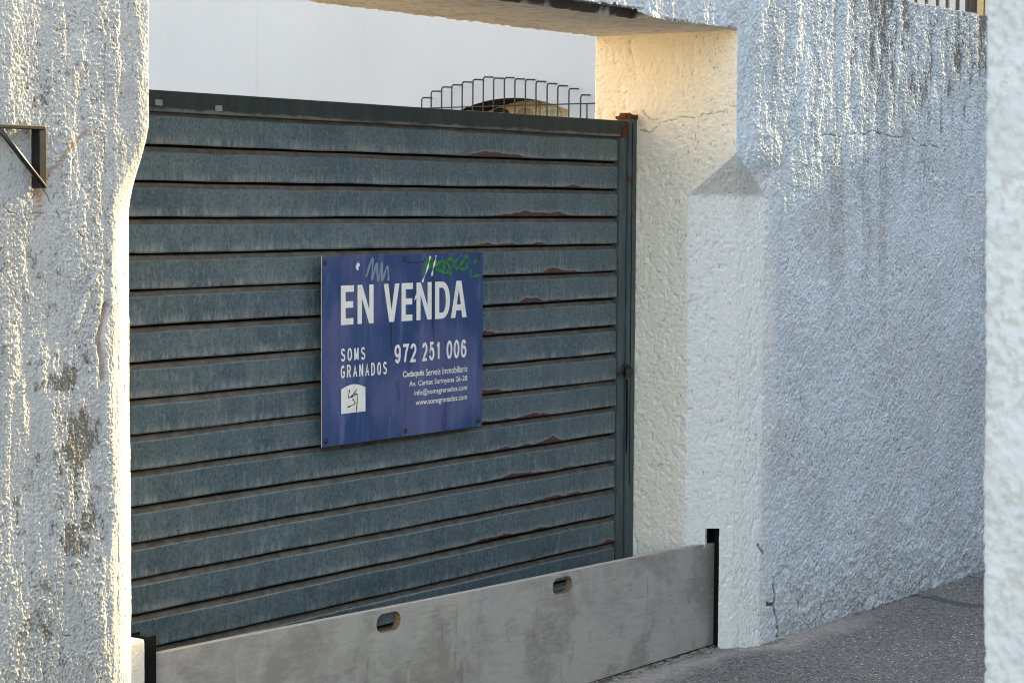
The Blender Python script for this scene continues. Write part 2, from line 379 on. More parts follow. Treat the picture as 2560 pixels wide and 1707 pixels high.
#--SETTING--
# ------------------------------------------------------------------ ground: one sheet, finely relieved where it is seen close
GZ = -0.36
def axis(segs):
    out = []
    for a0, b0, st in segs: out += list(np.arange(a0, b0-1e-9, st))
    return np.array(out + [segs[-1][1]])
gx = axis([(-260, -20, 40), (-20, -2, 1.5), (-2, 1.2, .08), (1.2, 5.4, .0075), (5.4, 8, .2), (8, 20, 2), (20, 260, 40)])
gy = axis([(-260, -20, 40), (-20, -5, 2.5), (-5, -2.6, .15), (-2.6, -.30, .0065), (-.30, .4, .1), (.4, 10, 1.2), (10, 20, 5), (20, 260, 40)])
GX, GY = np.meshgrid(gx, gy)
H = .012*(fbm(GX*1.3, GY*1.3, 3, 3)-.5) + .007*(fbm(GX*60, GY*60, 5, 3, .6)-.5)
base_y = np.where(GX < 2.3, -.36, np.where(GX < 2.47, -.36-(GX-2.3)/.17*.16, -.52))
dd = base_y - GY
strip = sst(.24, .07, dd + .12*(fbm(GX*7, GY*7, 8, 3)-.5)) * sst(4.0, 2.6, GX + .5*(fbm(GX*3, GY*3, 19, 2)-.5))
strip = np.maximum(strip*.95, sst(.05, .0, dd + .03*(fbm(GX*20, GY*20, 21, 3)-.5))*.5)
tar = dist_poly(GX, GY, [tuple(atZ(x, y, GZ)[:2]) for x, y in ((2283, 1487), (2330, 1492), (2400, 1508), (2470, 1514))])
tarm = sst(.05, .035, tar + .03*(fbm(GX*18, GY*18, 23, 2)-.5))
grit = sst(.045, .0, dd + .04*(fbm(GX*30, GY*30, 31, 3)-.5))*sst(.5, .62, fbm(GX*45, GY*45, 33, 2))
P = np.stack([GX, GY, GZ + H*np.where((GX > 1) & (GX < 5.6) & (GY > -2.7), 1, 0) + .006*strip*0], -1)
me = grid_mesh('ground', P, np.stack([strip, tarm, grit, np.ones_like(GX)], -1))
g = link('ground', me, M['asphalt']); tag(g, kind='structure')

# ------------------------------------------------------------------ rendered walls by the street
YF = -0.52; XR = 2.19; XL = -1.375; APEX = 1.831; ZT = 2.619; SOF = 2.36
def pxS(pts, Y=None, X=None):
    return [(atY(x, y, Y)[0], atY(x, y, Y)[2]) if X is None else (X - (atX(x, y, X)[1]-YF), atX(x, y, X)[2]) for x, y in pts]

def sweep(ctrl, counts, zs, smooth=4):
    """ctrl(z) -> (n,2) plan control points and (n,) noise coordinate; returns PX, PY, S (nz, ns)"""
    rows = []
    for z in zs:
        c, s = ctrl(z); o = []
        for i, n in enumerate(counts):
            t = np.linspace(0, 1, n, endpoint=False)[:, None]
            o.append(np.hstack([c[i]*(1-t)+c[i+1]*t, s[i]*(1-t)+s[i+1]*t]))
        o.append(np.array([[*c[-1], float(s[-1, 0])]])); rows.append(np.vstack(o))
    A = np.stack(rows); X, Y, S = A[..., 0].copy(), A[..., 1].copy(), A[..., 2]
    for _ in range(smooth):
        for Q in (X, Y): Q[:, 1:-1] = Q[:, 1:-1]*.5 + .25*(Q[:, :-2]+Q[:, 2:])
    return X, Y, S
def plan_normals(X, Y, sgn):
    dx = np.gradient(X, axis=1); dy = np.gradient(Y, axis=1); l = np.hypot(dx, dy)+1e-9
    return sgn*dy/l, -sgn*dx/l

# right-hand wall: jamb, chamfered corner, long street face
cor = np.array([XR, YF]); A_ = np.array([XR, -.287]); B_ = np.array([2.338, -.447]); C_ = np.array([2.457, YF])
def ctrlR(z):
    t = min(max((APEX-z)/.18, 0.004), 1)
    a, b, c = cor+(A_-cor)*t, cor+(B_-cor)*t, cor+(C_-cor)*t
    sa, scc = XR-(a[1]-YF), c[0]
    return (np.array([[XR+.35, .22], [XR, .22], a, b, c, [5.25, YF], [14, YF]]),
            np.array([XR-1.09, XR-.74, sa, (sa+scc)/2, scc, 5.25, 14]).reshape(-1, 1))
zr = axis([(-.5, -.38, .04), (-.38, ZT, .0032)])
X, Y, S = sweep(ctrlR, [10, 130, 48, 48, 860, 60], zr, 6)
for _ in range(10):
    for Q in (X, Y): Q[1:-1] = Q[1:-1]*.5 + .25*(Q[:-2]+Q[2:])
Z = np.repeat(zr[:, None], X.shape[1], 1)
nx, ny = plan_normals(X, Y, 1.0)
front = sst(2.34, 2.72, S+.16*(fbm(S*9, Z*6, 47, 3)-.5))*1.0; front = np.maximum(front, sst(XR-.02, XR+.04, S)*sst(APEX-.16, APEX+.02, Z))
tt = np.clip((APEX-Z)/.18, 0, 1); tone = .5 + .5*sst(.012, -.012, S-(XR-.236*tt))  # jamb side goes cream: its warm bounce light painted in; corner whiter
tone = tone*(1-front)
upz = sst(1.25, 1.75, Z + .25*(fbm(S*2.2, Z*1.5, 41, 3)-.5) - .12*(S-2.4)*0)
# relief
warp = .05*(fbm(S*6, Z*4, 51, 2)-.5)
nU = fbm(S*165, Z*120, 65, 2)
hU = .026*(fbm0((S+warp*1.5)*10, Z*3.8, 61, 4, .55)-.5) + .010*(fbm(S*48, Z*26, 63, 4, .65)-.5) + .012*np.maximum(nU-.45, -.10)
Sd = S*.8 - Z*.6; Zd = S*.6 + Z*.8
nL1 = fbm0(Sd*78, Zd*32, 71, 3, .6); nL2 = fbm(S*135, Z*115, 73, 2, .6); nJ = fbm(S*120, Z*85, 81, 3, .6)
hL = .0075*(nL1-.5) + .0075*(nL2-.5) + .016*(fbm(S*3, Z*2.2, 75, 3)-.5) + .006*(fbm(S*17, Z*14, 76, 2)-.5)
hJ = .0075*(nJ-.5) + .006*(fbm(S*5, Z*4, 83, 3)-.5) + .003*np.minimum(fbm(S*40, Z*30, 82, 2)-.42, 0)*6
h = front*(upz*hU + (1-upz)*hL) + (1-front)*hJ + .012*(fbm(S*1.7, Z*1.7, 85, 2)-.5)*front
h = h + .026*upz*front*sst(2.20, 2.36, S)*sst(3.6, 2.36, S)
foot = sst(.35, -.30, Z)*front; h = h + foot*(.016*(fbm(S*14, Z*14, 87, 4)-.5) + .012*(fbm(S*40, Z*40, 88, 3)-.5))
# cracks and chips
cr = [(pxS([(1400+x/2.613, y/2.613) for x, y in ((525, 850), (590, 868), (635, 820), (655, 800), (765, 782), (775, 765), (915, 768), (925, 750), (1060, 735), (1095, 690), (1150, 697))], X=XR), .0022),
      (pxS([(1400+x/2.613, y/2.613) for x, y in ((535, 700), (560, 760), (600, 790), (640, 770))], X=XR), .0018)]
cw = [(pxS([(1960+x/3.137, y/3.137) for x, y in ((200, 1070), (330, 1055), (420, 1085), (500, 1052), (640, 1052), (700, 1020), (780, 1060), (860, 1078), (1000, 1075), (1060, 1140), (1180, 1150), (1260, 1180), (1300, 1160))], Y=YF), .0030),
      (pxS([(1860+x/2.217, 1000+y/2.217) for x, y in ((310, -90), (317, 60), (300, 150), (262, 270), (230, 380), (205, 520))], Y=YF), .0022),
      (pxS([(1860+x/2.217, 1000+y/2.217) for x, y in ((80, 800), (112, 850))], Y=YF), .007),
      (pxS([(1860+x/2.217, 1000+y/2.217) for x, y in ((165, 1030), (172, 1080), (170, 1160), (180, 1220), (186, 1310))], Y=YF), .010),
      (pxS([(1860+x/2.217, 1000+y/2.217) for x, y in ((130, 1130), (165, 1130))], Y=YF), .010),
      (pxS([(1860+x/2.217, 1000+y/2.217) for x, y in ((745, 1060), (745, 1110))], Y=YF), .005),
      (pxS([(1860+x/2.217, 1000+y/2.217) for x, y in ((428, 1130), (430, 1190))], Y=YF), .004)]
h = h*sst(5.6, 5.15, S)
wob = .020*(fbm(S*38, Z*38, 91, 4, .6)-.5); wob2 = .020*(fbm(S*38+7, Z*38, 92, 4, .6)-.5)
crack = np.zeros_like(S)
for pts, wd in cr + cw:
    d = dist_poly(S+wob, Z+wob2, pts); thin = wd < .004; c = sst(wd*1.15+.0012, wd*.35, d)*(sst(.30, .5, fbm(S*22, Z*22, 93, 2)) if thin else 1); crack = np.maximum(crack, c*(.55 if thin else .75))
    h = h - c*min(.022, .003+wd*1.2)
# dirt
topn = fbm0((S+warp)*16, Z*2.6, 101, 4, .62)
topd = front*sst(.95, .0, (ZT-Z)*1.15 + 1.3*(topn-.5) + .35*sst(4.0, 2.7, S))
val = sst(.004, -.007, hU - .008*(fbm(S*60, Z*34, 102, 3)-.5)); topd = np.clip(topd*1.6, 0, 1)*(.22+.78*sst(2.4, 3.8, S))*(.42+.58*val)
rightd = .30*front*sst(4.0, 4.9, S)*sst(.4, .6, fbm0(S*9, Z*1.5, 103, 3))
stopd = sst(-.02, .02, S-(XR-.236*tt))*sst(.02, -.02, S-(XR+.267*tt))*sst(APEX, APEX-.03, Z)*sst(1.635, 1.665, Z)*(.05+.20*blob(S, Z, (XR+.06, 1.70), (.14, .08)))*(1-sst(XR-.02, XR-.2, S)*.5) + .30*blob(S, Z, (XR+.09, 1.60), (.09, .10))
seam = .30*front*sst(.11, .02, abs(S-2.47))*sst(-.3, .1, Z)*sst(.42, .6, fbm(S*14, Z*6, 107, 3))*sst(1.75, 1.5, Z)
jd = .16*(1-front)*sst(.5, .66, fbm(S*30, Z*22, 109, 3))*sst(1.7, 2.0, Z)
spk = .40*sst(.74, .80, fbm(S*40, Z*40, 111, 2))*sst(.4, .6, fbm(S*3, Z*3, 113, 2))
strk = .42*front*sst(.54, .68, fbm0((S+warp)*9, Z*.7, 115, 4))*sst(.5, 1.5, Z)
low = .42*sst(-.02, -.32, Z + .2*(fbm(S*6, Z*6, 117, 3)-.5))*(.4+.6*front)
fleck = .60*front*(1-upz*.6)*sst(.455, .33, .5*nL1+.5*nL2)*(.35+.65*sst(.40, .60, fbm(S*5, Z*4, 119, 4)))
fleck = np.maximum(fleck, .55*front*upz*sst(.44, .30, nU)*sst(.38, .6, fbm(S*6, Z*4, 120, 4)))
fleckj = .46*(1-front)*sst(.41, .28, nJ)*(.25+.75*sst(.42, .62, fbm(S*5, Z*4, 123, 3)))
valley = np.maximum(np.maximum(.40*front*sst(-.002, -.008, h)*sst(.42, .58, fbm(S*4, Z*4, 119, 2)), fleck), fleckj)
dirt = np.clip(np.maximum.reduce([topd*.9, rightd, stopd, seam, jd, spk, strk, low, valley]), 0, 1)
rustm = .0*S
# ragged coping
Zd2 = Z + np.where(Z > ZT-.05, .010*(fbm(S*25, S*0+3, 121, 4)-.5), 0)
P = np.stack([X+nx*h, Y+ny*h, Zd2], -1)
yc = (Y[:-1, :-1]+Y[1:, 1:])/2; zc = (Z[:-1, :-1]+Z[1:, 1:])/2; sc_ = (S[:-1, :-1]+S[1:, 1:])/2
GS0, GS1, GTOP = -.401, -.352, .176
keep = ~((yc > GS0) & (yc < np.where(zc < .094, -.315, GS1)) & (zc < GTOP) & (sc_ > XR-.24) & (sc_ < 2.46))
# a coping row running back over the wall top
back = P[-1:].copy(); back[..., 1] = np.where(back[..., 1] < -.3, YF+.30, back[..., 1]+.02); back[..., 0] = np.maximum(back[..., 0], XR+.30)*1.0
P2 = np.concatenate([P, back], 0)
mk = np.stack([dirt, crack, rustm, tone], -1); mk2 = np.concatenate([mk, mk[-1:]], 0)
keep2 = np.concatenate([keep, np.ones((1, keep.shape[1]), bool)], 0)
wallR = empty('garden_wall', (XR, YF, GZ), 'long rough white rendered wall with black mould under its coping, right of the gate', 'wall')
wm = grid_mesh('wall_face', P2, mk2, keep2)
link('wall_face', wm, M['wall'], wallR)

# lintel over the gateway
xs = axis([(-1.6, .2, .012), (.2, XR+.004, .0045)]); zl = axis([(SOF, ZT, .0045)])
LS, LZ = np.meshgrid(xs, zl)
chip_end = 1.485
chip = sst(chip_end+.004, chip_end-.012, LS)*(.020+.016*fbm(LS*9, LS*0, 131, 3)+.012*(fbm(LS*40, LS*0, 133, 3)-.5))
chip = np.where(LS > chip_end-.16, chip*sst(chip_end+.004, chip_end-.13, LS)*.9+.1*chip, chip)
rag = .010*(fbm(LS*30, LS*0+5, 135, 4)-.5)
f = (LZ-SOF)/(ZT-SOF); LZ2 = SOF + rag*(1-f) + chip + f*(ZT-SOF-chip-rag*(1-f)*0)
wl = .05*(fbm(LS*6, LZ*4, 51, 2)-.5)
hl = .026*(fbm0((LS+wl*1.5)*10, LZ*3.8, 61, 4, .55)-.5) + .010*(fbm(LS*48, LZ*26, 63, 4, .65)-.5) + .012*np.maximum(fbm(LS*165, LZ*120, 65, 2)-.45, -.10) + .012*(fbm(LS*1.7, LZ*1.7, 85, 2)-.5)
P = np.stack([LS, YF-hl, LZ2], -1)
md = np.stack([.25*sst(.55, .7, fbm(LS*8, LZ*8, 137, 3)) + .5*sst(.02, .0, LZ2-SOF-chip)*(chip < .01), np.zeros_like(LS), np.zeros_like(LS), np.zeros_like(LS)], -1)
lint = link('lintel', grid_mesh('lintel', P, md), M['wall'], wallR)
# soffit and the broken front arris
ys = axis([(YF, -.44, .005), (-.44, .22, .006)]); SX, SY = np.meshgrid(xs, ys)
hs = .006*(fbm(SX*45, SY*70, 141, 3, .6)-.5)
reb = sst(chip_end+.01, chip_end-.02, SX)*sst(-.44+.03*(fbm(SX*12, SX*0, 143, 3)-.5), -.452+.03*(fbm(SX*12, SX*0, 143, 3)-.5), SY)
SZ = SOF - hs*.8 + reb*(.034) + .012*sst(YF+.02, YF, SY)*(1-reb)*(fbm(SX*30, SX*0+5, 135, 4)-.5)
edge_back = sst(.17, .22, SY)
SZ = SZ + edge_back*.012*(fbm(SX*40, SX*0, 145, 3)-.3)
darkr = .9*sst(-.462, -.453, SY)*sst(-.424, -.434, SY+.03*(fbm(SX*12, SX*0, 143, 3)-.5))*sst(chip_end+.01, chip_end-.02, SX)*1.0; darkr = np.maximum(darkr, reb*.22)
srust = reb*sst(chip_end-.16, chip_end-.02, SX)*.9
sm = np.stack([.40*sst(.45, .65, fbm(SX*20, SY*30, 147, 3)), darkr, np.maximum(srust, reb*.25), np.full_like(SX, .9)], -1)
link('soffit', grid_mesh('soffit', np.stack([SX, SY, SZ], -1), sm, flip=True), M['soffit'] if 'soffit' in M else M['plaster'], wallR)
b = MB().box((-3.2, .219, SOF+.012), (XR+.33, .224, ZT)).box((-3.2, YF+.05, ZT-.02), (XR+.3, .219, ZT-.006))
link('lintel_back', b.mesh('lintel_back'), M['wall'], wallR)

# left-hand pillar
apexL = 1.86
Ac = np.array([-1.53, YF]); Bc = np.array([-1.455, -.503]); Cc = np.array([-1.392, -.452]); Dc = np.array([-1.375, -.37]); corL = np.array([XL, YF])
def ctrlL(z):
    t = float(sst(apexL, 1.56, np.array(z)))
    t = max(t, .02)
    pts = [corL+(q_-corL)*t for q_ in (Ac, Bc, Cc, Dc)]
    s = [XL+(p[0]-XL)+ (p[1]-YF) for p in pts]
    return (np.array([[-9, YF+.009], [-3.7, YF+.009], [-2.15, YF+.009], *pts, [XL, -.2], [XL, .22], [XL-.4, .22]]),
            np.array([-9, -3.7, -2.15, *s, XL+.32, XL+.74, XL+1.1]).reshape(-1, 1))
zl = axis([(-.5, .0, .05), (.0, 2.22, .0019), (2.22, ZT, .008)])
X, Y, S = sweep(ctrlL, [20, 190, 370, 36, 30, 36, 40, 30, 4], zl, 4)
Z = np.repeat(zl[:, None], X.shape[1], 1)
nx, ny = plan_normals(X, Y, 1.0)
ft_, fc_, kz = sst(XL+.01, XL-.05, S), sst(-1.455, -1.56, S+.03*(fbm(S*9, Z*7, 200, 3)-.5)), sst(1.48, 1.84, Z)
fr = ft_*kz + fc_*(1-kz)
rough = sst(.42, .54, fbm0((S+.04*(fbm(S*5, Z*4, 202, 3)-.5))*15, Z*2.4, 201, 4, .6))
wp = .03*(fbm(S*8, Z*6, 203, 2)-.5)
gran = fbm(S*215, Z*140, 205, 2, .5)
h = .0110*(fbm0((S+wp*1.6)*12, Z*2.6, 207, 4, .5)-.5) + .0014*(fbm(S*50, Z*20, 209, 3, .6)-.5) + .0020*rough + .0088*np.maximum(gran-.47, -.08)*(.45+.55*rough) + .0014*(fbm(S*170, Z*150, 211, 2)-.5) + .010*(fbm(S*2.2, Z*1.3, 213, 2)-.5)
h = h*fr + (1-fr)*(.0030*(fbm(S*140, Z*120, 215, 3)-.5) + .006*(fbm(S*6, Z*5, 217, 3)-.5))
Lc = lambda pts, ox, oy, k: pxS([(ox+x/k, oy+y/k) for x, y in pts], Y=YF)
# smooth patch where the bracket is plastered in, scars, cracks
h = h*sst(-3.95, -3.6, S)
bp = blob(S, Z, (-1.90, 1.73), (.12, .11)); h = h*(1-.75*np.clip(bp*1.4, 0, 1))
ck = [(Lc(((320, 525), (297, 590), (300, 640), (315, 710), (302, 770), (280, 825)), 0, 0, 2.613), .0022), (Lc(((275, 1215), (330, 1300), (380, 1375), (400, 1410), (470, 1450), (500, 1500), (540, 1568)), 0, 0, 2.613), .0022),
      (Lc(((360, 205), (440, 190), (500, 170)), 0, 0, 2.613), .0018), (Lc(((20, 1355), (90, 1400), (200, 1400), (340, 1385)), 0, 0, 2.613), .0016),
      (Lc(((688, 280), (686, 700), (690, 1150)), 0, 0, 2.613), .0011), (Lc(((385, 1258), (470, 1262)), 0, 1107, 2.613), .002), (Lc(((790, 500), (785, 620), (792, 760), (790, 900), (785, 1090)), 0, 1107, 2.613), .0022)]
crack = np.zeros_like(S); wob = .016*(fbm(S*45, Z*45, 219, 4, .6)-.5); wob2 = .016*(fbm(S*45+5, Z*45, 220, 4, .6)-.5)
for pts, wd in ck:
    d = dist_poly(S+wob, Z+wob2, pts); c = sst(wd*.9+.0008, wd*.3, d)*sst(.28, .46, fbm(S*24, Z*24, 218, 2)); crack = np.maximum(crack, c*.6); h = h-c*.003
gouge = [(Lc(((690, 430), (660, 560), (640, 650), (665, 780), (672, 900)), 0, 600, 2.613), .010)]
for pts, wd in gouge:
    d = dist_poly(S, Z, pts); h = h - .008*sst(wd*1.8, wd*.6, d)
scar = dist_poly(S, Z, Lc(((640, 195), (560, 380), (490, 580)), 0, 600, 2.613)); h = h + .006*sst(.012, .003, scar)
dirt = np.zeros_like(S)
for (cx, cy, oy, rx, rz, am) in ((420, 860, 600, .10, .10, .85), (500, 1330, 600, .13, .115, 1.0), (500, 600, 1107, .12, .13, .95), (250, 1235, 1107, .06, .05, .8), (330, 950, 1107, .05, .05, .6), (200, 980, 600, .05, .06, .5), (560, 700, 600, .035, .06, .7), (320, 1400, 1107, .06, .05, .6), (330, 160, 1107, .14, .09, .6)):
    c = Lc([(cx, cy)], 0, oy, 2.613)[0]; dirt = np.maximum(dirt, am*blob(S+.12*(fbm(S*7, Z*7, 221, 4)-.5), Z+.12*(fbm(S*7, Z*7, 223, 4)-.5), c, (rx*.95, rz*1.05)))
dirt = .78*sst(.56, .96, dirt*.62 + .80*fbm(S*34, Z*24, 224, 4, .7))*fr*sst(.02, .2, dirt)
pit = .55*sst(.70, .75, fbm(S*40, Z*40, 225, 2))*sst(.45, .6, fbm(S*4, Z*4, 227, 2))*fr
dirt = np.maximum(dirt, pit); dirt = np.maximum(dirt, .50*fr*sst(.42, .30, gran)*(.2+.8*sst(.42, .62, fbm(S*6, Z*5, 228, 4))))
dirt = np.maximum(dirt, .34*fr*sst(.54, .70, fbm(S*7, Z*5, 229, 4))); dirt = np.maximum(dirt, .5*fr*sst(.63, .70, fbm(S*85, Z*70, 230, 3))*sst(.4, .6, fbm(S*5, Z*5, 231, 3)))
rs = np.zeros_like(S)
d = dist_poly(S+wob*2, Z, Lc(((300, 1160), (420, 1020), (500, 930), (560, 870)), 0, 0, 2.613)); rs = np.maximum(rs, .55*sst(.012, .003, d))
d = dist_poly(S+wob*2, Z, Lc(((570, 850), (640, 870)), 0, 0, 2.613)); rs = np.maximum(rs, .4*sst(.010, .003, d))
c = Lc(((262, 1265),), 0, 0, 2.613)[0]; rs = np.maximum(rs, .75*blob(S, Z, c, (.018, .05)))
d = dist_poly(S, Z, gouge[0][0]); rs = np.maximum(rs, .5*sst(.016, .004, d))
P = np.stack([X+nx*h, Y+ny*h, Z], -1)
pil = empty('gate_pillar', (XL, YF, GZ), 'rough white rendered pillar left of the gate, scraped and spotted with mould, iron bracket on its face', 'pillar')
link('pillar_face', grid_mesh('pillar_face', P, np.stack([dirt, crack, rs, .35*(1-fr)], -1)), M['plaster'], pil)
# plastered block round the left guide channel
b = MB().box((XL-.05, -.315, GZ-.05), (-1.192, -.235, .232), .012); me = b.mesh('plaster_block'); link('plaster_block', me, M['plaster'], pil)
#--OBJECTS--
# ------------------------------------------------------------------ gate
ZS = [1.903, 1.797, 1.677, 1.556, 1.436, 1.316, 1.197, 1.075, .954, .834, .716, .596, .474, .353, .232, .109, -.011, -.131, -.251]
gate = empty('sliding_gate', (.35, 0, GZ), 'grey blue metal gate of horizontal slats, rusting along its slat edges', 'gate')
GL, GRX = -1.40, 2.056
def slat_mesh(z0, fh, pitch, seed):
    """front face, dusty top ledge, dark recess behind; slightly uneven lower hem"""
    us = np.linspace(GL, GRX, 90); rnd = random.Random(seed)
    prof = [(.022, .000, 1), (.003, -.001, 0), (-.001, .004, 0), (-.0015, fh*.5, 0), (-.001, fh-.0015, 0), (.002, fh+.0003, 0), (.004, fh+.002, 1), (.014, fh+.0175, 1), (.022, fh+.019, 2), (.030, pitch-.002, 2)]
    bm = bmesh.new(); uvl = bm.loops.layers.uv.new('UVMap'); grid = []
    ph = [rnd.uniform(0, 6) for _ in range(4)]
    for u in us:
        wv_ = .0009*math.sin(u*5+ph[0]) + .0007*math.sin(u*13+ph[1]); bow = .0016*math.sin(u*2.3+ph[2]) + .0008*math.sin(u*9+ph[3])
        grid.append([bm.verts.new((u, p[0]+bow, z0+p[1]+wv_*(1 if i < 8 else 0))) for i, p in enumerate(prof)])
    for i in range(len(us)-1):
        for k in range(len(prof)-1):
            f = bm.faces.new((grid[i][k], grid[i+1][k], grid[i+1][k+1], grid[i][k+1]))
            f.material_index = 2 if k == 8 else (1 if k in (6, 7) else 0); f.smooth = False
            for l, (a_, b_) in zip(f.loops, ((i, k), (i+1, k), (i+1, k+1), (i, k+1))): l[uvl].uv = (us[a_], prof[b_][1]/fh)
    me = bpy.data.meshes.new('slat'); bm.to_mesh(me); bm.free(); return me
for i, z0 in enumerate(ZS[1:]):
    pitch = ZS[i]-z0; fh = .0925 if i else .0925
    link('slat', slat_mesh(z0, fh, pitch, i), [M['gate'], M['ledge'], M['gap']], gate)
b = MB().box((GL, -.006, 1.905), (2.118, .04, 1.976), .003); link('top_rail', b.mesh('top_rail'), M['header'], gate)
b = MB().box((GL, .030, -.33), (2.13, .036, 1.93)); link('back_sheet', b.mesh('back_sheet'), M['gap'], gate)
b = MB().box((2.066, -.008, -.33), (2.117, .04, 1.904), .003); st = link('stile', b.mesh('stile'), M['stile'], gate)
b = MB().poly([(2.117, -.0095, 1.973), (2.119, -.0095, 1.905), (2.066, -.0095, 1.899), (2.070, -.0095, 1.915)], (0, .002, 0)); link('rusty_mitre', b.mesh('rusty_mitre'), M['rust'], gate)
post = empty('gate_post', (2.157, 0, GZ), 'thin dark steel post with a rusty top between the gate and the white jamb', 'post')
b = MB().box((2.128, -.018, -.36), (2.187, .05, 1.992), .004); link('post_tube', b.mesh('post_tube'), M['stile'], post)
b = MB().box((2.118, -.022, 1.984), (2.192, .054, 1.998), .003)
for k in range(9):
    x = 2.105+random.random()*.085; b.box((x, -.024+random.random()*.04, 1.988), (x+.012+.012*random.random(), .03, 2.002+.012*random.random()), .002)
link('rusty_cap', b.mesh('rusty_cap'), M['rust'], post)
b = MB().box((2.146, -.0195, .35), (2.150, -.016, 1.97)); link('groove', b.mesh('groove'), M['gap'], post)
la = empty('latch', (2.1, -.01, .87), 'small black bolt latch joining the gate to its steel post', 'latch')
b = MB().box((2.058, -.020, .850), (2.172, -.010, .868), .003); link('bolt', b.mesh('bolt'), M['iron'], la)
b = MB().box((2.098, -.034, .846), (2.150, -.019, .884), .005).tube([(2.085, -.02, .893), (2.10, -.035, .897), (2.12, -.036, .890), (2.135, -.03, .876)], .005); link('catch', b.mesh('catch'), M['iron'], la)
b = MB().poly([(2.119, -.0195, .83), (2.128, -.0195, .83), (2.130, -.0195, .62), (2.124, -.0195, .50), (2.119, -.0195, .58)], (0, .004, 0)); link('bolt_slot', b.mesh('bolt_slot'), M['gap'], la)
for px, py, rr, lb in ((388, 249, 2, 'small square grey sticker on the gate top rail beside the left pillar'), (538, 264, -4, 'small tilted grey sticker on the gate top rail, farther from the pillar')):
    p = atY(px, py, -.0065)
    me = MB().box((-.017, -.0007, -.0195), (.017, .0006, .0005), .0004).mesh('sticker'); me.transform(Matrix.Translation(Vector((p[0]+.017, -.0068, p[2]))) @ Matrix.Rotation(R(rr), 4, 'Y'))
    o = link('sticker', me, M['sticker']); tag(o, lb, 'sticker')

# ------------------------------------------------------------------ sign (local coordinates, origin at its lower left corner)
sign = empty('sale_sign', (0, -.034, .7129), 'scratched blue sale sign with white lettering and green graffiti screwed to the gate', 'sign')
def onsign(name, me, mat):
    for k in (mat if isinstance(mat, list) else [mat]): me.materials.append(k)
    o = bpy.data.objects.new(name, me); COL.objects.link(o); o.parent = sign; return o
us = np.linspace(0, 1, 41); vs2 = np.linspace(0, .7, 29); U, V = np.meshgrid(us, vs2)
warpy = .004*(fbm(U*2.2, V*2.2, 301, 2)-.5) + .006*np.abs(U-.5)**2*np.sign(V-.35)*0
P = np.stack([U, -.0*U + warpy, V], -1); P[..., 1] += .0015*(np.abs(V-.35) < .02)*0
me = grid_mesh('panel', P); me.polygons.foreach_set('use_smooth', np.zeros(len(me.polygons), dtype=bool)); bm = bmesh.new(); bm.from_mesh(me)
ext = bmesh.ops.extrude_face_region(bm, geom=list(bm.faces)); [setattr(v, 'co', v.co + Vector((0, .004, 0))) for v in ext['geom'] if isinstance(v, bmesh.types.BMVert)]
bmesh.ops.recalc_face_normals(bm, faces=bm.faces)
for f in bm.faces:
    if abs(f.normal.y) < .5: f.material_index = 1
bm.to_mesh(me); bm.free(); onsign('panel', me, [M['sign'], M['sedge']])
def sy(u, v): return float(.004*(fbm(np.array([u*2.2]), np.array([v*2.2]), 301, 2)-.5)[0])
def drape(me, off):
    n = len(me.vertices); co = np.empty(n*3); me.vertices.foreach_get('co', co); co = co.reshape(-1, 3)
    co[:, 1] = .004*(fbm(co[:, 0]*2.2, co[:, 2]*2.2, 301, 2)-.5) - off; me.vertices.foreach_set('co', co.ravel()); me.update(); return me
Z0, Z1 = .443, .5885; hh = Z1-Z0
def E_(x0, x1): w_ = x1-x0; s = .36*w_; t = .165*hh; return [[(x0, Z0), (x1-.04*w_, Z0), (x1-.04*w_, Z0+t), (x0+s, Z0+t), (x0+s, Z0+.43*hh), (x1-.06*w_, Z0+.43*hh), (x1-.06*w_, Z0+.43*hh+t), (x0+s, Z0+.43*hh+t), (x0+s, Z1-t), (x1, Z1-t), (x1, Z1), (x0, Z1)]]
def N_(x0, x1): w_ = x1-x0; s = .27*w_; return [[(x0, Z0), (x0+s, Z0), (x0+s, Z0+.66*hh), (x1-1.05*s, Z0), (x1, Z0), (x1, Z1), (x1-s, Z1), (x1-s, Z0+.36*hh), (x0+1.05*s, Z1), (x0, Z1)]]
def V_(x0, x1): w_ = x1-x0; s = .29*w_; c_ = (x0+x1)/2; return [[(c_-.155*w_, Z0), (c_+.155*w_, Z0), (x1, Z1), (x1-s, Z1), (c_, Z0+.30*hh), (x0+s, Z1), (x0, Z1)]]
def A_l(x0, x1):
    w_ = x1-x0; s = .28*w_; c_ = (x0+x1)/2
    return [[(x0, Z0), (x0+s, Z0), (x0+s+.065*w_, Z0+.20*hh), (x1-s-.065*w_, Z0+.20*hh), (x1-s, Z0), (x1, Z0), (c_+.155*w_, Z1), (c_-.155*w_, Z1)], [(c_-.125*w_, Z0+.36*hh), (c_+.125*w_, Z0+.36*hh), (c_, Z0+.76*hh)]]
def D_(x0, x1):
    w_ = x1-x0; s = .28*w_; t = .165*hh
    def half(xa, xb, za, zb, n=14):
        pts = [(xa, za)]; k = .42
        cx = xa + (xb-xa)*k
        for i in range(n+1):
            an = -math.pi/2 + math.pi*i/n; pts.append((cx+(xb-cx)*math.cos(an)**.85 if math.cos(an) > 0 else cx, (za+zb)/2+(zb-za)/2*math.sin(an)))
        pts.append((xa, zb)); return pts
    return [half(x0, x1, Z0, Z1), half(x0+s, x1-s, Z0+t, Z1-t)]
lets = E_(.107, .183)+N_(.204, .299)+V_(.360, .456)+E_(.469, .540)+N_(.562, .659)+D_(.681, .779)+A_l(.785, .890)
onsign('lettering', drape(curve_mesh('lettering', lets, 0), .0013), M['vinyl'])
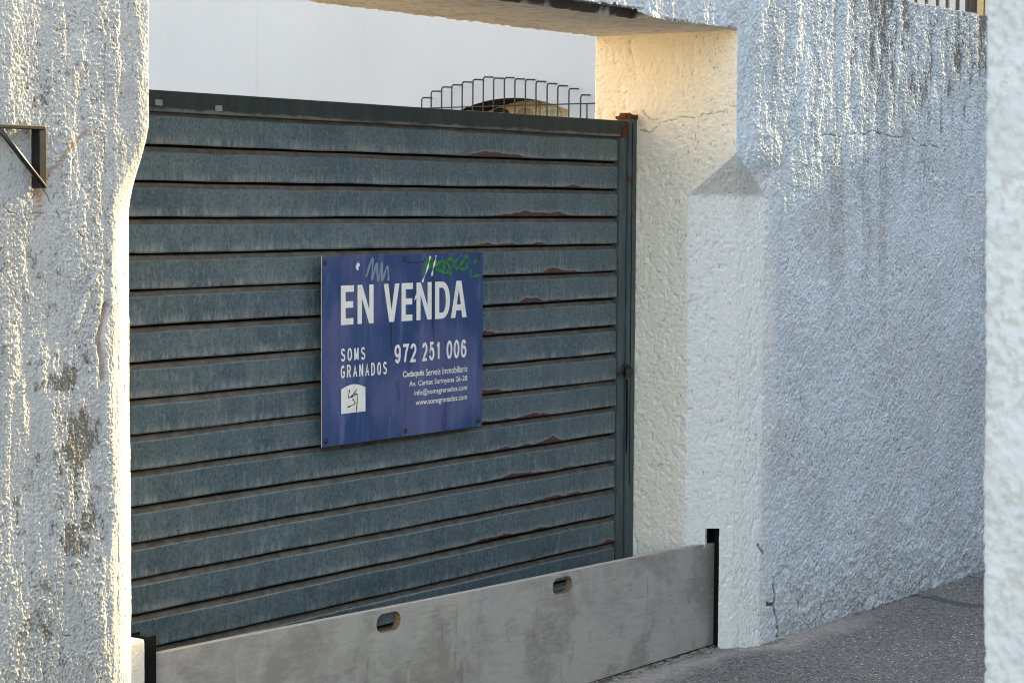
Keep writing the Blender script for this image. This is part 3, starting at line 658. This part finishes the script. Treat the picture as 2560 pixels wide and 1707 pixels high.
def arc(cx, cz, rx, rz, a0, a1, n=12): return [(cx+rx*math.cos(R(a0+(a1-a0)*i/n)), cz+rz*math.sin(R(a0+(a1-a0)*i/n))) for i in range(n+1)]
GLY = {   # centre lines in a 1 x 1 cell
 '0': [arc(.5, .5, .5, .5, 0, 360, 24)], 'O': [arc(.5, .5, .5, .5, 0, 360, 24)],
 '1': [[(.12, .78), (.45, .88), (.62, 1.04)], [(.62, 1.04), (.62, -.04)]],
 '2': [arc(.5, .70, .46, .30, 165, -20, 12) + [(.55, .33), (.02, .0), (1.02, .0)]],
 '5': [[(.95, 1.0), (.20, 1.0), (.10, .52)] + arc(.48, .34, .50, .34, 140, -160, 14)],
 '6': [arc(.5, .31, .48, .31, 0, 360, 20), arc(.5, .5, .48, .5, 40, 200, 12)],
 '7': [[(-.02, 1.0), (1.0, 1.0), (.58, .5), (.36, -.04)]],
 '9': [arc(.5, .69, .48, .31, 0, 360, 20), arc(.5, .5, .48, .5, -140, 20, 12)],
 'S': [arc(.5, .76, .44, .24, 20, 200, 8) + [(.5, .50)] + arc(.5, .26, .48, .26, 40, -160, 10)],
 'M': [[(0, -.04), (0, 1.04)], [(.06, 1.0), (.5, .05)], [(.5, .05), (.94, 1.0)], [(1, 1.04), (1, -.04)]],
 'G': [arc(.5, .5, .5, .5, 40, 300, 18) + [(1.0, .12), (1.0, .45), (.55, .45)]],
 'R': [[(0, -.04), (0, 1.0), (.45, 1.0)] + arc(.5, .75, .46, .25, 80, -80, 8) + [(.45, .5), (0, .5)], [(.5, .5), (1.0, -.04)]],
 'A': [[(-.02, -.04), (.5, 1.02), (1.02, -.04)], [(.2, .32), (.8, .32)]],
 'N': [[(0, -.04), (0, 1.04)], [(.03, 1.02), (.97, -.02)], [(1, -.04), (1, 1.04)]],
 'D': [[(0, 0), (0, 1.0), (.35, 1.0)] + arc(.35, .5, .62, .5, 80, -80, 12) + [(.35, 0), (0, 0)]]}
def ribbon(name, txt, box, wd, gap, spw):
    """letters drawn as flat strokes of constant width, squeezed into box"""
    x0, z0, x1, z1 = box; cells = [spw if c == ' ' else 1 for c in txt]
    ng = len(txt)-1; cw_ = (x1-x0-gap*ng)/sum(cells); bm = bmesh.new(); x = x0
    for c, wc in zip(txt, cells):
        if c != ' ':
            ax, bx_ = x+wd/2, x+cw_-wd/2; az, bz = z0+wd/2, z1-wd/2
            if c == '1': bx_ = x+cw_*.86-wd/2
            for ln in GLY[c]:
                pts = [Vector((ax+(bx_-ax)*p[0], 0, az+(bz-az)*p[1])) for p in ln]; closed = (pts[0]-pts[-1]).length < 1e-5; prev = first = None
                if closed: pts = pts[:-1]
                n = len(pts)
                for i, p in enumerate(pts):
                    pa = pts[i-1] if (i or closed) else p; pn = pts[(i+1) % n] if (i < n-1 or closed) else p
                    d0 = (p-pa).normalized() if pa is not p else None; d1 = (pn-p).normalized() if pn is not p else None
                    d0 = d0 or d1; d1 = d1 or d0; d = d0+d1; d = d.normalized() if d.length > 1e-4 else d1
                    k = min(1/max(d.dot(d1), .45), 2.0); nn = Vector((-d.z, 0, d.x))*wd/2*k
                    cur = (bm.verts.new(p+nn), bm.verts.new(p-nn))
                    if prev: bm.faces.new((prev[0], cur[0], cur[1], prev[1]))
                    else: first = cur
                    prev = cur
                if closed: bm.faces.new((prev[0], first[0], first[1], prev[1]))
        x += cw_*wc+gap
    for v in bm.verts: v.co.x = min(max(v.co.x, x0), x1); v.co.z = min(max(v.co.z, z0-.001), z1+.001)
    me = bpy.data.meshes.new(name); bm.to_mesh(me); bm.free(); return me
for txt, bx, wd, gap, spw in (('972', (.425, .2825, .564, .3555), .0118, .0085, .4), ('251', (.598, .2825, .724, .3555), .0118, .0085, .4), ('006', (.757, .2825, .891, .3555), .0118, .0085, .4),
                              ('SOMS', (.106, .308, .250, .3565), .0072, .0125, .4), ('GRANADOS', (.106, .2455, .380, .2945), .0072, .0115, .4)):
    onsign('lettering', drape(ribbon('lettering', txt, bx, wd, gap, spw), .0013), M['vinyl'])
for txt, bx, bo, spc in (('Cadaqués', (.478, .2205, .612, .2515), .022, 1), ('Serveis Immobiliaris', (.623, .2245, .8965, .2515), .010, 1), ('Av. Caritat Serinyana 26-28', (.518, .1835, .8965, .2105), .012, 1),
                     ('info@somsgranados.com', (.551, .1465, .8965, .1745), .012, 1), ('www.somsgranados.com', (.558, .1075, .8965, .136), .012, 1)):
    onsign('lettering', drape(text_mesh('lettering', txt, bx, bo, spc), .0013), M['vinyl'])
em = [(.108, .1145), (.250, .1145), (.250, .205)] + [(.25-.142*t, .205+.0155*math.sin(math.pi*t)) for t in [i/16 for i in range(1, 16)]] + [(.108, .205)]
onsign('emblem', drape(curve_mesh('emblem', [em], 0), .0013), M['vinyl'])
def strokes(name, lines, wd, off, mat, wob=.3):
    loops = []
    bm = bmesh.new()
    for ln in lines:
        ln = [Vector((p[0], 0, p[1])) for p in ln]; fine = []
        for i in range(len(ln)-1):
            p0, p1, p2, p3 = ln[max(i-1, 0)], ln[i], ln[i+1], ln[min(i+2, len(ln)-1)]
            for k in range(6):
                t = k/6; fine.append(.5*((2*p1)+(p2-p0)*t+(2*p0-5*p1+4*p2-p3)*t*t+(3*p1-p0-3*p2+p3)*t*t*t))
        fine.append(ln[-1]); prev = None
        for i, p in enumerate(fine):
            d = (fine[min(i+1, len(fine)-1)]-fine[max(i-1, 0)]).normalized(); nrm = Vector((-d.z, 0, d.x))
            ww = wd*(1+wob*math.sin(i*1.3+p.x*40))*.5
            a_ = bm.verts.new(p+nrm*ww); b_ = bm.verts.new(p-nrm*ww)
            if prev: bm.faces.new((prev[0], a_, b_, prev[1]))
            prev = (a_, b_)
    me = bpy.data.meshes.new(name); bm.to_mesh(me); bm.free()
    return onsign(name, drape(me, off), mat)
def sg(pts): return [((atY(750+x/2.85, 600+y/2.85, -.034)[0]), atY(750+x/2.85, 600+y/2.85, -.034)[2]-.7129) for x, y in pts]
strokes('emblem_drawing', [sg(((350, 1065), (342, 1120), (370, 1105), (402, 1060))), sg(((362, 1120), (403, 1100), (396, 1225))), sg(((370, 1130), (386, 1165), (335, 1190)))], .0045, .0018, M['pen'])
strokes('graffiti', [sg(((870, 245), (885, 190), (905, 135), (910, 200), (935, 130), (945, 205), (975, 130))), sg(((1000, 140), (965, 190), (990, 225), (1030, 190), (1010, 145), (995, 160))), sg(((1075, 130), (1035, 150), (1060, 190), (1040, 235), (1010, 225))),
                     sg(((1070, 120), (1120, 215))), sg(((1150, 105), (1095, 170), (1065, 255))), sg(((1125, 205), (1160, 140), (1190, 110), (1185, 205))), sg(((1120, 200), (1180, 210))), sg(((1255, 135), (1215, 220), (1215, 262), (1285, 245)))], .0085, .0016, M['green'], .75)
for st_ in (((878, 240), (893, 180), (912, 140), (918, 205), (942, 138)), ((1010, 150), (980, 185), (1000, 215), (1022, 180)), ((1080, 140), (1048, 160), (1066, 200), (1050, 240)), ((1128, 200), (1165, 150), (1186, 120))):
    strokes('graffiti', [sg(st_)], .006, .0019, M['green'], .8)
strokes('graffiti', [sg(((470, 265), (515, 130), (512, 285), (545, 165), (552, 290), (585, 165), (582, 290), (620, 190), (628, 290)))], .0105, .0015, M['scrib'])
strokes('scratch', [sg(((925, 115), (905, 200), (868, 300))), sg(((968, 110), (950, 190), (935, 260))), sg(((850, 350), (810, 430)))], .007, .0021, M['vinyl'], .8)
strokes('scratch', [sg(((645, 260), (648, 560), (650, 780))), sg(((948, 240), (946, 500), (950, 640))), sg(((760, 158), (870, 158), (885, 130)))], .005, .0011, M['pen'], .6)
strokes('scratch', [sg(((405, 165), (412, 185), (398, 205)))], .016, .0021, M['vinyl'], .5)
for u, v in ((.018, .676), (.488, .681), (.968, .680), (.022, .022), (.497, .021), (.976, .024)):
    b = MB(); g_ = bmesh.ops.create_cone(b.bm, cap_ends=True, segments=14, radius1=.0110, radius2=.0085, depth=.004)
    me = b.mesh('screw'); me.transform(Matrix.Translation(Vector((u, sy(u, v)-.002, v))) @ Matrix.Rotation(R(90), 4, 'X')); onsign('screw', me, M['screw'])

# ------------------------------------------------------------------ flood board in its two guides
BL, BR_ = Vector((-1.165, -.29, 0)), Vector((2.338, -.350, 0)); Lb = (BR_-BL).length; ang = math.atan2(BR_.y-BL.y, BR_.x-BL.x)
def onb(x, y):
    """photo pixel -> (along, z) on the board's face"""
    d = ray(x, y); n = np.array([-math.sin(ang), math.cos(ang)]); k = ((np.array([BL.x, BL.y])-CAM[:2])@n)/(d[:2]@n); p = CAM+d*k
    return (float((p[:2]-np.array([BL.x, BL.y]))@np.array([math.cos(ang), math.sin(ang)])), float(p[2]))
tl, tr = onb(384, 1637), onb(1783, 1356)
sl_ = (tr[1]-tl[1])/(tr[0]-tl[0]); zt = lambda u: tl[1]+(u-tl[0])*sl_
def slot(c0, c1, top, bot):
    a_, b_ = onb(*c0), onb(*c1); t_, bo = onb(*top), onb(*bot); r = (t_[1]-bo[1])/2; L0, L1 = a_[0]+r, b_[0]-r
    za = (t_[1]+bo[1])/2; um = (L0+L1)/2; pts = []
    for k in range(13): an = math.pi/2+math.pi*k/12; pts.append((L0+r*math.cos(an), za+(L0-um)*sl_+r*math.sin(an)))
    for k in range(13): an = -math.pi/2+math.pi*k/12; pts.append((L1+r*math.cos(an), za+(L1-um)*sl_+r*math.sin(an)))
    return pts
holes = [slot((940.6, 1556), (1001.8, 1555), (971, 1530), (971, 1578)), slot((1381, 1463), (1430, 1462), (1405, 1441.5), (1405, 1483.5))]
outer = [(0, GZ+.012), (Lb*.5, GZ+.004), (Lb, GZ+.006), (Lb, zt(Lb))] + [(Lb*(1-t), zt(Lb*(1-t))+.0016*math.sin(t*9)-.004*math.sin(math.pi*t)*0) for t in [i/20 for i in range(1, 20)]] + [(0, zt(0))]
bd = .014
me = curve_mesh('board', [outer]+holes, bd, .0012); bm = bmesh.new(); bm.from_mesh(me); bm.normal_update()
bmesh.ops.recalc_face_normals(bm, faces=bm.faces)
for f in bm.faces:
    c = f.calc_center_median()
    if abs(f.normal.y) < .8:
        f.material_index = 1 if f.normal.z > .9 and c.z > .08 and not any(min(p[0] for p in hl_)-.005 < c.x < max(p[0] for p in hl_)+.005 and c.z < zt(c.x)-.01 for hl_ in holes) else 2
bm.to_mesh(me); bm.free()
me.transform(Matrix.Translation(BL+Vector((0, bd, 0))) @ Matrix.Rotation(ang, 4, 'Z'))
o = link('flood_board', me, [M['board'], M['bedge'], M['plies']]); tag(o, 'weathered grey plywood flood board with two hand slots standing across the foot of the gate', 'board')
# guides
b = MB().box((2.3415, GS0-.012, GZ-.03), (2.3455, GS1+.012, GTOP+.006)).box((2.285, GS1+.004, GZ-.03), (2.3415, GS1+.010, GTOP+.003)).box((2.322, GS0-.011, GZ-.03), (2.3415, GS0-.005, GTOP+.003)).poly([(2.3415, GS0-.003, GTOP+.003), (2.3415, GS1+.003, GTOP+.003), (2.275, GS1+.003, GTOP+.003), (2.322, GS0-.003, GTOP+.003)], (0, 0, .005))
o = link('guide_channel', b.mesh('guide_channel'), M['black']); tag(o, 'black steel guide channel let into the chamfered wall corner at the board\'s right end', 'channel', 'channels holding the flood board')
b = MB().box((-1.190, -.312, GZ-.03), (-1.141, -.306, .236), .002).box((-1.190, -.306, GZ-.03), (-1.185, -.235, .236)).box((-1.185, -.240, GZ-.03), (-1.141, -.2355, .236))
o = link('guide_channel', b.mesh('guide_channel'), M['black']); tag(o, 'black steel guide channel with rounded top beside the small plaster block at the left pillar', 'channel', 'channels holding the flood board')

# ------------------------------------------------------------------ iron bracket on the left pillar
br = empty('wall_bracket', (-1.80, YF, 1.73), 'black triangular iron bracket fixed to the left pillar', 'bracket')
bx, zt0, zb0 = -1.811, 1.814, 1.640
b = MB().box((bx-.027, YF-.030, zb0), (bx, YF+.004, zt0), .002); link('back_plate', b.mesh('back_plate'), M['iron'], br)
b = MB().box((bx-.46, YF-.031, zt0-.0105), (bx-.003, YF-.002, zt0+.001), .002); link('arm', b.mesh('arm'), M['iron'], br)
s_ = Vector((bx-.008, YF-.026, zb0+.006)); e = s_ + Vector((-.148, 0, .143))*1.1
b = MB().tube([s_, s_.lerp(e, .5), e], .0075, 12); link('strut', b.mesh('strut'), M['iron'], br)

# ------------------------------------------------------------------ railing on the wall
rail = empty('railing', (4.6, -.40, ZT), 'dark iron railing standing on the far end of the right-hand wall', 'railing')
for x in [3.88, 4.005, 4.13, 4.257, 4.383, 4.521, 4.642, 4.77, 4.895] + [5.12+.125*k for k in range(7)]:
    b = MB().box((x-.008, -.408, ZT-.02), (x+.008, -.392, ZT+.92)); link('baluster', b.mesh('baluster'), M['grille'], rail)
for x in (5.0, 6.1):
    b = MB().box((x-.045, -.43, ZT-.02), (x+.045, -.37, ZT+1.0), .003); link('post', b.mesh('post'), M['grille'], rail)
b = MB().box((3.6, -.415, ZT+.92), (6.2, -.385, ZT+.94), .003); link('handrail', b.mesh('handrail'), M['grille'], rail)

# ------------------------------------------------------------------ white house beyond the gate
HX = 8.0; HT = 3.78
house = empty('house', (HX, 5, GZ), 'plain white house beyond the gate with a caged arched window', 'house')
def arch_z(y, x=HX):
    c0, half, zs_, rise = 4.77, .54, 2.3415, .1035
    t = (y-c0)/half
    return zs_ + rise*(1-t*t) if abs(t) <= 1 else None
bm = bmesh.new(); ysn = sorted(set([.32] + list(np.linspace(.6, 4.22, 10)) + list(np.linspace(4.23, 5.31, 55)) + list(np.linspace(5.32, 16, 20))))
def quad(bm, pts): return bm.faces.new([bm.verts.new(p) for p in pts])
for a_, b_ in zip(ysn[:-1], ysn[1:]):
    mid = (a_+b_)/2; z_ = arch_z(mid)
    if z_ is None: quad(bm, [(HX, b_, GZ), (HX, a_, GZ), (HX, a_, HT), (HX, b_, HT)])
    else:
        za, zb = arch_z(a_) or 2.3415, arch_z(b_) or 2.3415
        quad(bm, [(HX, b_, zb), (HX, a_, za), (HX, a_, HT), (HX, b_, HT)]); quad(bm, [(HX, b_, GZ), (HX, a_, GZ), (HX, a_, 1.2), (HX, b_, 1.2)])
quad(bm, [(HX, .32, GZ), (HX+5, .32, GZ), (HX+5, .32, HT), (HX, .32, HT)]); quad(bm, [(HX, 16, HT), (HX, .32, HT), (HX+5, .32, HT), (HX+5, 16, HT)])
quad(bm, [(HX+5, .32, GZ), (HX+5, 16, GZ), (HX+5, 16, HT), (HX+5, .32, HT)]); quad(bm, [(HX+5, 16, GZ), (HX, 16, GZ), (HX, 16, HT), (HX+5, 16, HT)])
me = bpy.data.meshes.new('house_wall'); bm.to_mesh(me); bm.free(); link('house_wall', me, M['house'], house)
b = MB().box((HX-.0015, 7.43, 2.0), (HX+.001, 7.436, HT)); link('wall_joint', b.mesh('wall_joint'), M['house'], house)
# reveal, back frame with three arched panes
bm = bmesh.new(); yy = np.linspace(4.23, 5.31, 55); DP = .36
for a_, b_ in zip(yy[:-1], yy[1:]):
    za, zb = arch_z(a_) or 2.3415, arch_z(b_) or 2.3415
    quad(bm, [(HX, a_, za), (HX, b_, zb), (HX+DP, b_, zb), (HX+DP, a_, za)])
quad(bm, [(HX, 5.31, 1.2), (HX+DP, 5.31, 1.2), (HX+DP, 5.31, 2.3415), (HX, 5.31, 2.3415)])
me = bpy.data.meshes.new('reveal'); bm.to_mesh(me); bm.free(); link('reveal', me, M['brown'], house)
wn = MB().box((HX+DP, 4.0, 1.2), (HX+DP+.05, 5.6, 2.7)).mesh('window'); win = link('window', wn, M['cframe'], house)
for c0, wd, mt, zt_ in ((5.12, .09, 'glass', 2.39), (4.88, .085, 'tan', 2.385), (4.62, .09, 'glass', 2.388)):
    pts = [(c0-wd, 1.3), (c0+wd, 1.3)] + [(c0+wd*math.cos(t), zt_-.06+.06*math.sin(t)) for t in np.linspace(0, math.pi, 15)]
    me = MB().poly([(HX+DP-.004, y_, z_) for y_, z_ in pts], (.003, 0, 0)).mesh('pane'); o = bpy.data.objects.new('pane', me); me.materials.append(M[mt]); COL.objects.link(o); o.parent = win
for c0 in (4.734, 4.745):
    me = MB().box((HX+DP-.012, c0-.003, 1.3), (HX+DP-.001, c0+.002, 2.44)).mesh('mullion'); o = bpy.data.objects.new('mullion', me); me.materials.append(M['cframe']); COL.objects.link(o); o.parent = win
# cage
G0 = HX-.13
me = MB().tube([(G0, 5.56, 2.374), (G0, 5.0, 2.376), (G0, 3.86, 2.378)], .0055, 6).mesh('window_cage'); cage = link('window_cage', me, M['grille'], house)
bars = [(200, 355), (287, 295), (383, 257), (476, 237), (572, 210), (670, 188), (766, 165), (861, 175), (960, 170), (1056, 182), (1153, 188), (1250, 205), (1352, 225), (1450, 245), (1552, 272), (1660, 330)]
for cx, cy in bars:
    p = atX(1000+cx/3.675, 150+(cy-8)/3.675, G0); y_, z_ = p[1], p[2]; r_ = .026
    pts = [(G0, y_, 1.02), (G0, y_, z_-r_)] + [(G0+r_*(1-math.cos(t)), y_, z_-r_+r_*math.sin(t)) for t in (.4, .8, 1.2, 1.57)] + [(HX+.01, y_, z_+.004)]
    me = MB().tube(pts, .0062, 7).mesh('bar'); o = bpy.data.objects.new('bar', me); me.materials.append(M['grille']); COL.objects.link(o); o.parent = cage
me = MB().tube([(G0, 3.966, 1.02), (G0, 3.966, 2.376)], .0055, 7).mesh('bar'); o = bpy.data.objects.new('bar', me); me.materials.append(M['grille']); COL.objects.link(o); o.parent = cage

# added unseen bounce wall and sun-blocking house, and the roughcast wall by the viewer
b = MB().box((-1.75, .24, GZ), (-1.45, 6.5, 3.9)); o = link('bounce_wall', b.mesh('bounce_wall'), M['cream']); tag(o, 'unseen cream wall added behind the left pillar to bounce sun onto the jamb', 'wall')
b = MB().box((14, -4.6, GZ), (20, .0, 5.55)); b.poly([(13.9, -4.7, 5.55), (20.1, -4.7, 5.55), (17, -4.7, 6.3)], (0, 4.8, 0)); o = link('house', b.mesh('house'), M['far']); tag(o, 'unseen pale house added beyond the right edge to shade the lower wall', 'house')
fx0 = -3.62; fy0 = float(atX(2465, 900, fx0)[1])
zz = axis([(-.5, .7, .1), (.7, 2.1, .0035), (2.1, 5.6, .35)])
cy_ = np.concatenate([np.linspace(fx0+9, fx0+.12, 30)]); 
TH = .5
X = np.concatenate([np.linspace(14, fx0+2, 30), np.linspace(fx0+2, fx0+.10, 150)[1:], np.linspace(fx0+.10, fx0, 30)[1:], np.full(140, fx0), np.full(30, fx0), np.linspace(fx0, fx0+2, 150)[1:], np.linspace(fx0+2, 14, 30)[1:]])
Y = np.concatenate([np.full(208, fy0), np.linspace(fy0, fy0-.36, 141)[1:], np.linspace(fy0-.36, fy0-TH, 31)[1:], np.full(178, fy0-TH)])
for _ in range(8):
    for Q in (X, Y): Q[1:-1] = Q[1:-1]*.5+.25*(Q[:-2]+Q[2:])
X = np.repeat(X[None], len(zz), 0); Y = np.repeat(Y[None], len(zz), 0); Z = np.repeat(zz[:, None], X.shape[1], 1)
_a, _b = atX(2471, 0, fx0), atX(2463, 1707, fx0); Y = Y + (Z-1.2)*(_a[1]-_b[1])/(_a[2]-_b[2])
S = np.cumsum(np.hypot(np.diff(X, axis=1, prepend=X[:, :1]), np.diff(Y, axis=1, prepend=Y[:, :1])), 1)
nx, ny = plan_normals(X, Y, -1.0)
pb = fbm(S*120, Z*120, 401, 3, .55)
h = .009*np.maximum(pb-.5, -.10) + .004*(fbm(S*14, Z*14, 403, 3)-.5)
h = h*sst(2.3, 2.0, Z)*sst(fx0+2.3, fx0+1.9, X)
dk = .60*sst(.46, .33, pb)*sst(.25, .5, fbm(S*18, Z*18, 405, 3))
top = np.stack([X+nx*h, Y+ny*h, Z], -1)
cap = top[-1:].copy(); cap[..., 1] = fy0-TH/2
o = link('roughcast_wall', grid_mesh('roughcast_wall', np.concatenate([top, cap], 0), np.concatenate([np.stack([dk, dk*0, dk*0, dk*0+1], -1)]*1 + [np.stack([dk, dk*0, dk*0, dk*0+1], -1)[-1:]], 0), flip=True), M['dash']); tag(o, 'blurred white roughcast wall corner close to the viewer at the right edge', 'wall')

# ------------------------------------------------------------------ dry leaves swept against the board
lv = [(1738, 1634), (1752, 1630), (1766, 1632), (1779, 1628), (1745, 1641), (1771, 1638), (1640, 1663), (1632, 1670), (1660, 1655), (1600, 1676), (1583, 1688), (1700, 1648), (1945, 1601), (1937, 1606), (1551, 1695), (1725, 1640)]
def leaf(sd):
    r_ = random.Random(sd); L_ = r_.uniform(.014, .03); w_ = L_*r_.uniform(.16, .30); bm = bmesh.new(); rows = []
    for i in range(7):
        t = i/6; ww = w_*math.sin(math.pi*min(max(t, .03), .97))**.8; zc_ = .006*math.sin(t*3+sd)+.004
        rows.append([bm.verts.new((L_*(t-.5)*2, s*ww, zc_+abs(s)*.45*ww)) for s in (-1, 0, 1)])
    for i in range(6):
        for k in range(2): bm.faces.new((rows[i][k], rows[i+1][k], rows[i+1][k+1], rows[i][k+1]))
    e_ = bmesh.ops.extrude_face_region(bm, geom=list(bm.faces)); [setattr(v, 'co', v.co+Vector((0, 0, .0008))) for v in e_['geom'] if isinstance(v, bmesh.types.BMVert)]
    bmesh.ops.recalc_face_normals(bm, faces=bm.faces)
    me = bpy.data.meshes.new('dry_leaf'); bm.to_mesh(me); bm.free(); return me
for i, (x, y) in enumerate(lv):
    p = atZ(x, y, GZ+.004); o = link('dry_leaf', leaf(i), M['leaf']); o.location = (p[0], p[1], GZ+.001); o.rotation_euler = (random.uniform(-.2, .2), random.uniform(-.2, .2), random.uniform(-.9, .5))
    tag(o, 'small dry curled leaf lying on the ground at the foot of the wall and board', 'leaf', 'dry leaves along the foot of the wall')

rg = np.random.RandomState(5); bm = bmesh.new()
for k in range(420):
    x = rg.uniform(1.0, 4.9); by = -.365 if x < 2.33 else -.53
    y = by - abs(rg.normal(0, .05)) - .01; r_ = rg.uniform(.0018, .0055)
    mt = Matrix.Translation(Vector((x, y, GZ+r_*.4))) @ Matrix.Rotation(rg.uniform(0, 6), 4, 'Z') @ Matrix.Diagonal((1, rg.uniform(.5, 1), rg.uniform(.4, .8), 1))
    bmesh.ops.create_icosphere(bm, subdivisions=1, radius=r_, matrix=mt)
me = bpy.data.meshes.new('grit'); bm.to_mesh(me); bm.free()
a = NT('grit', .9, .1); a.base(a.mix(a.noise(a.co(), 300, 1), (.12, .11, .10), (.55, .53, .49))); o = link('grit', me, a.m); tag(o, 'loose grit and plaster crumbs along the foot of the white wall', 'grit', kind='stuff')
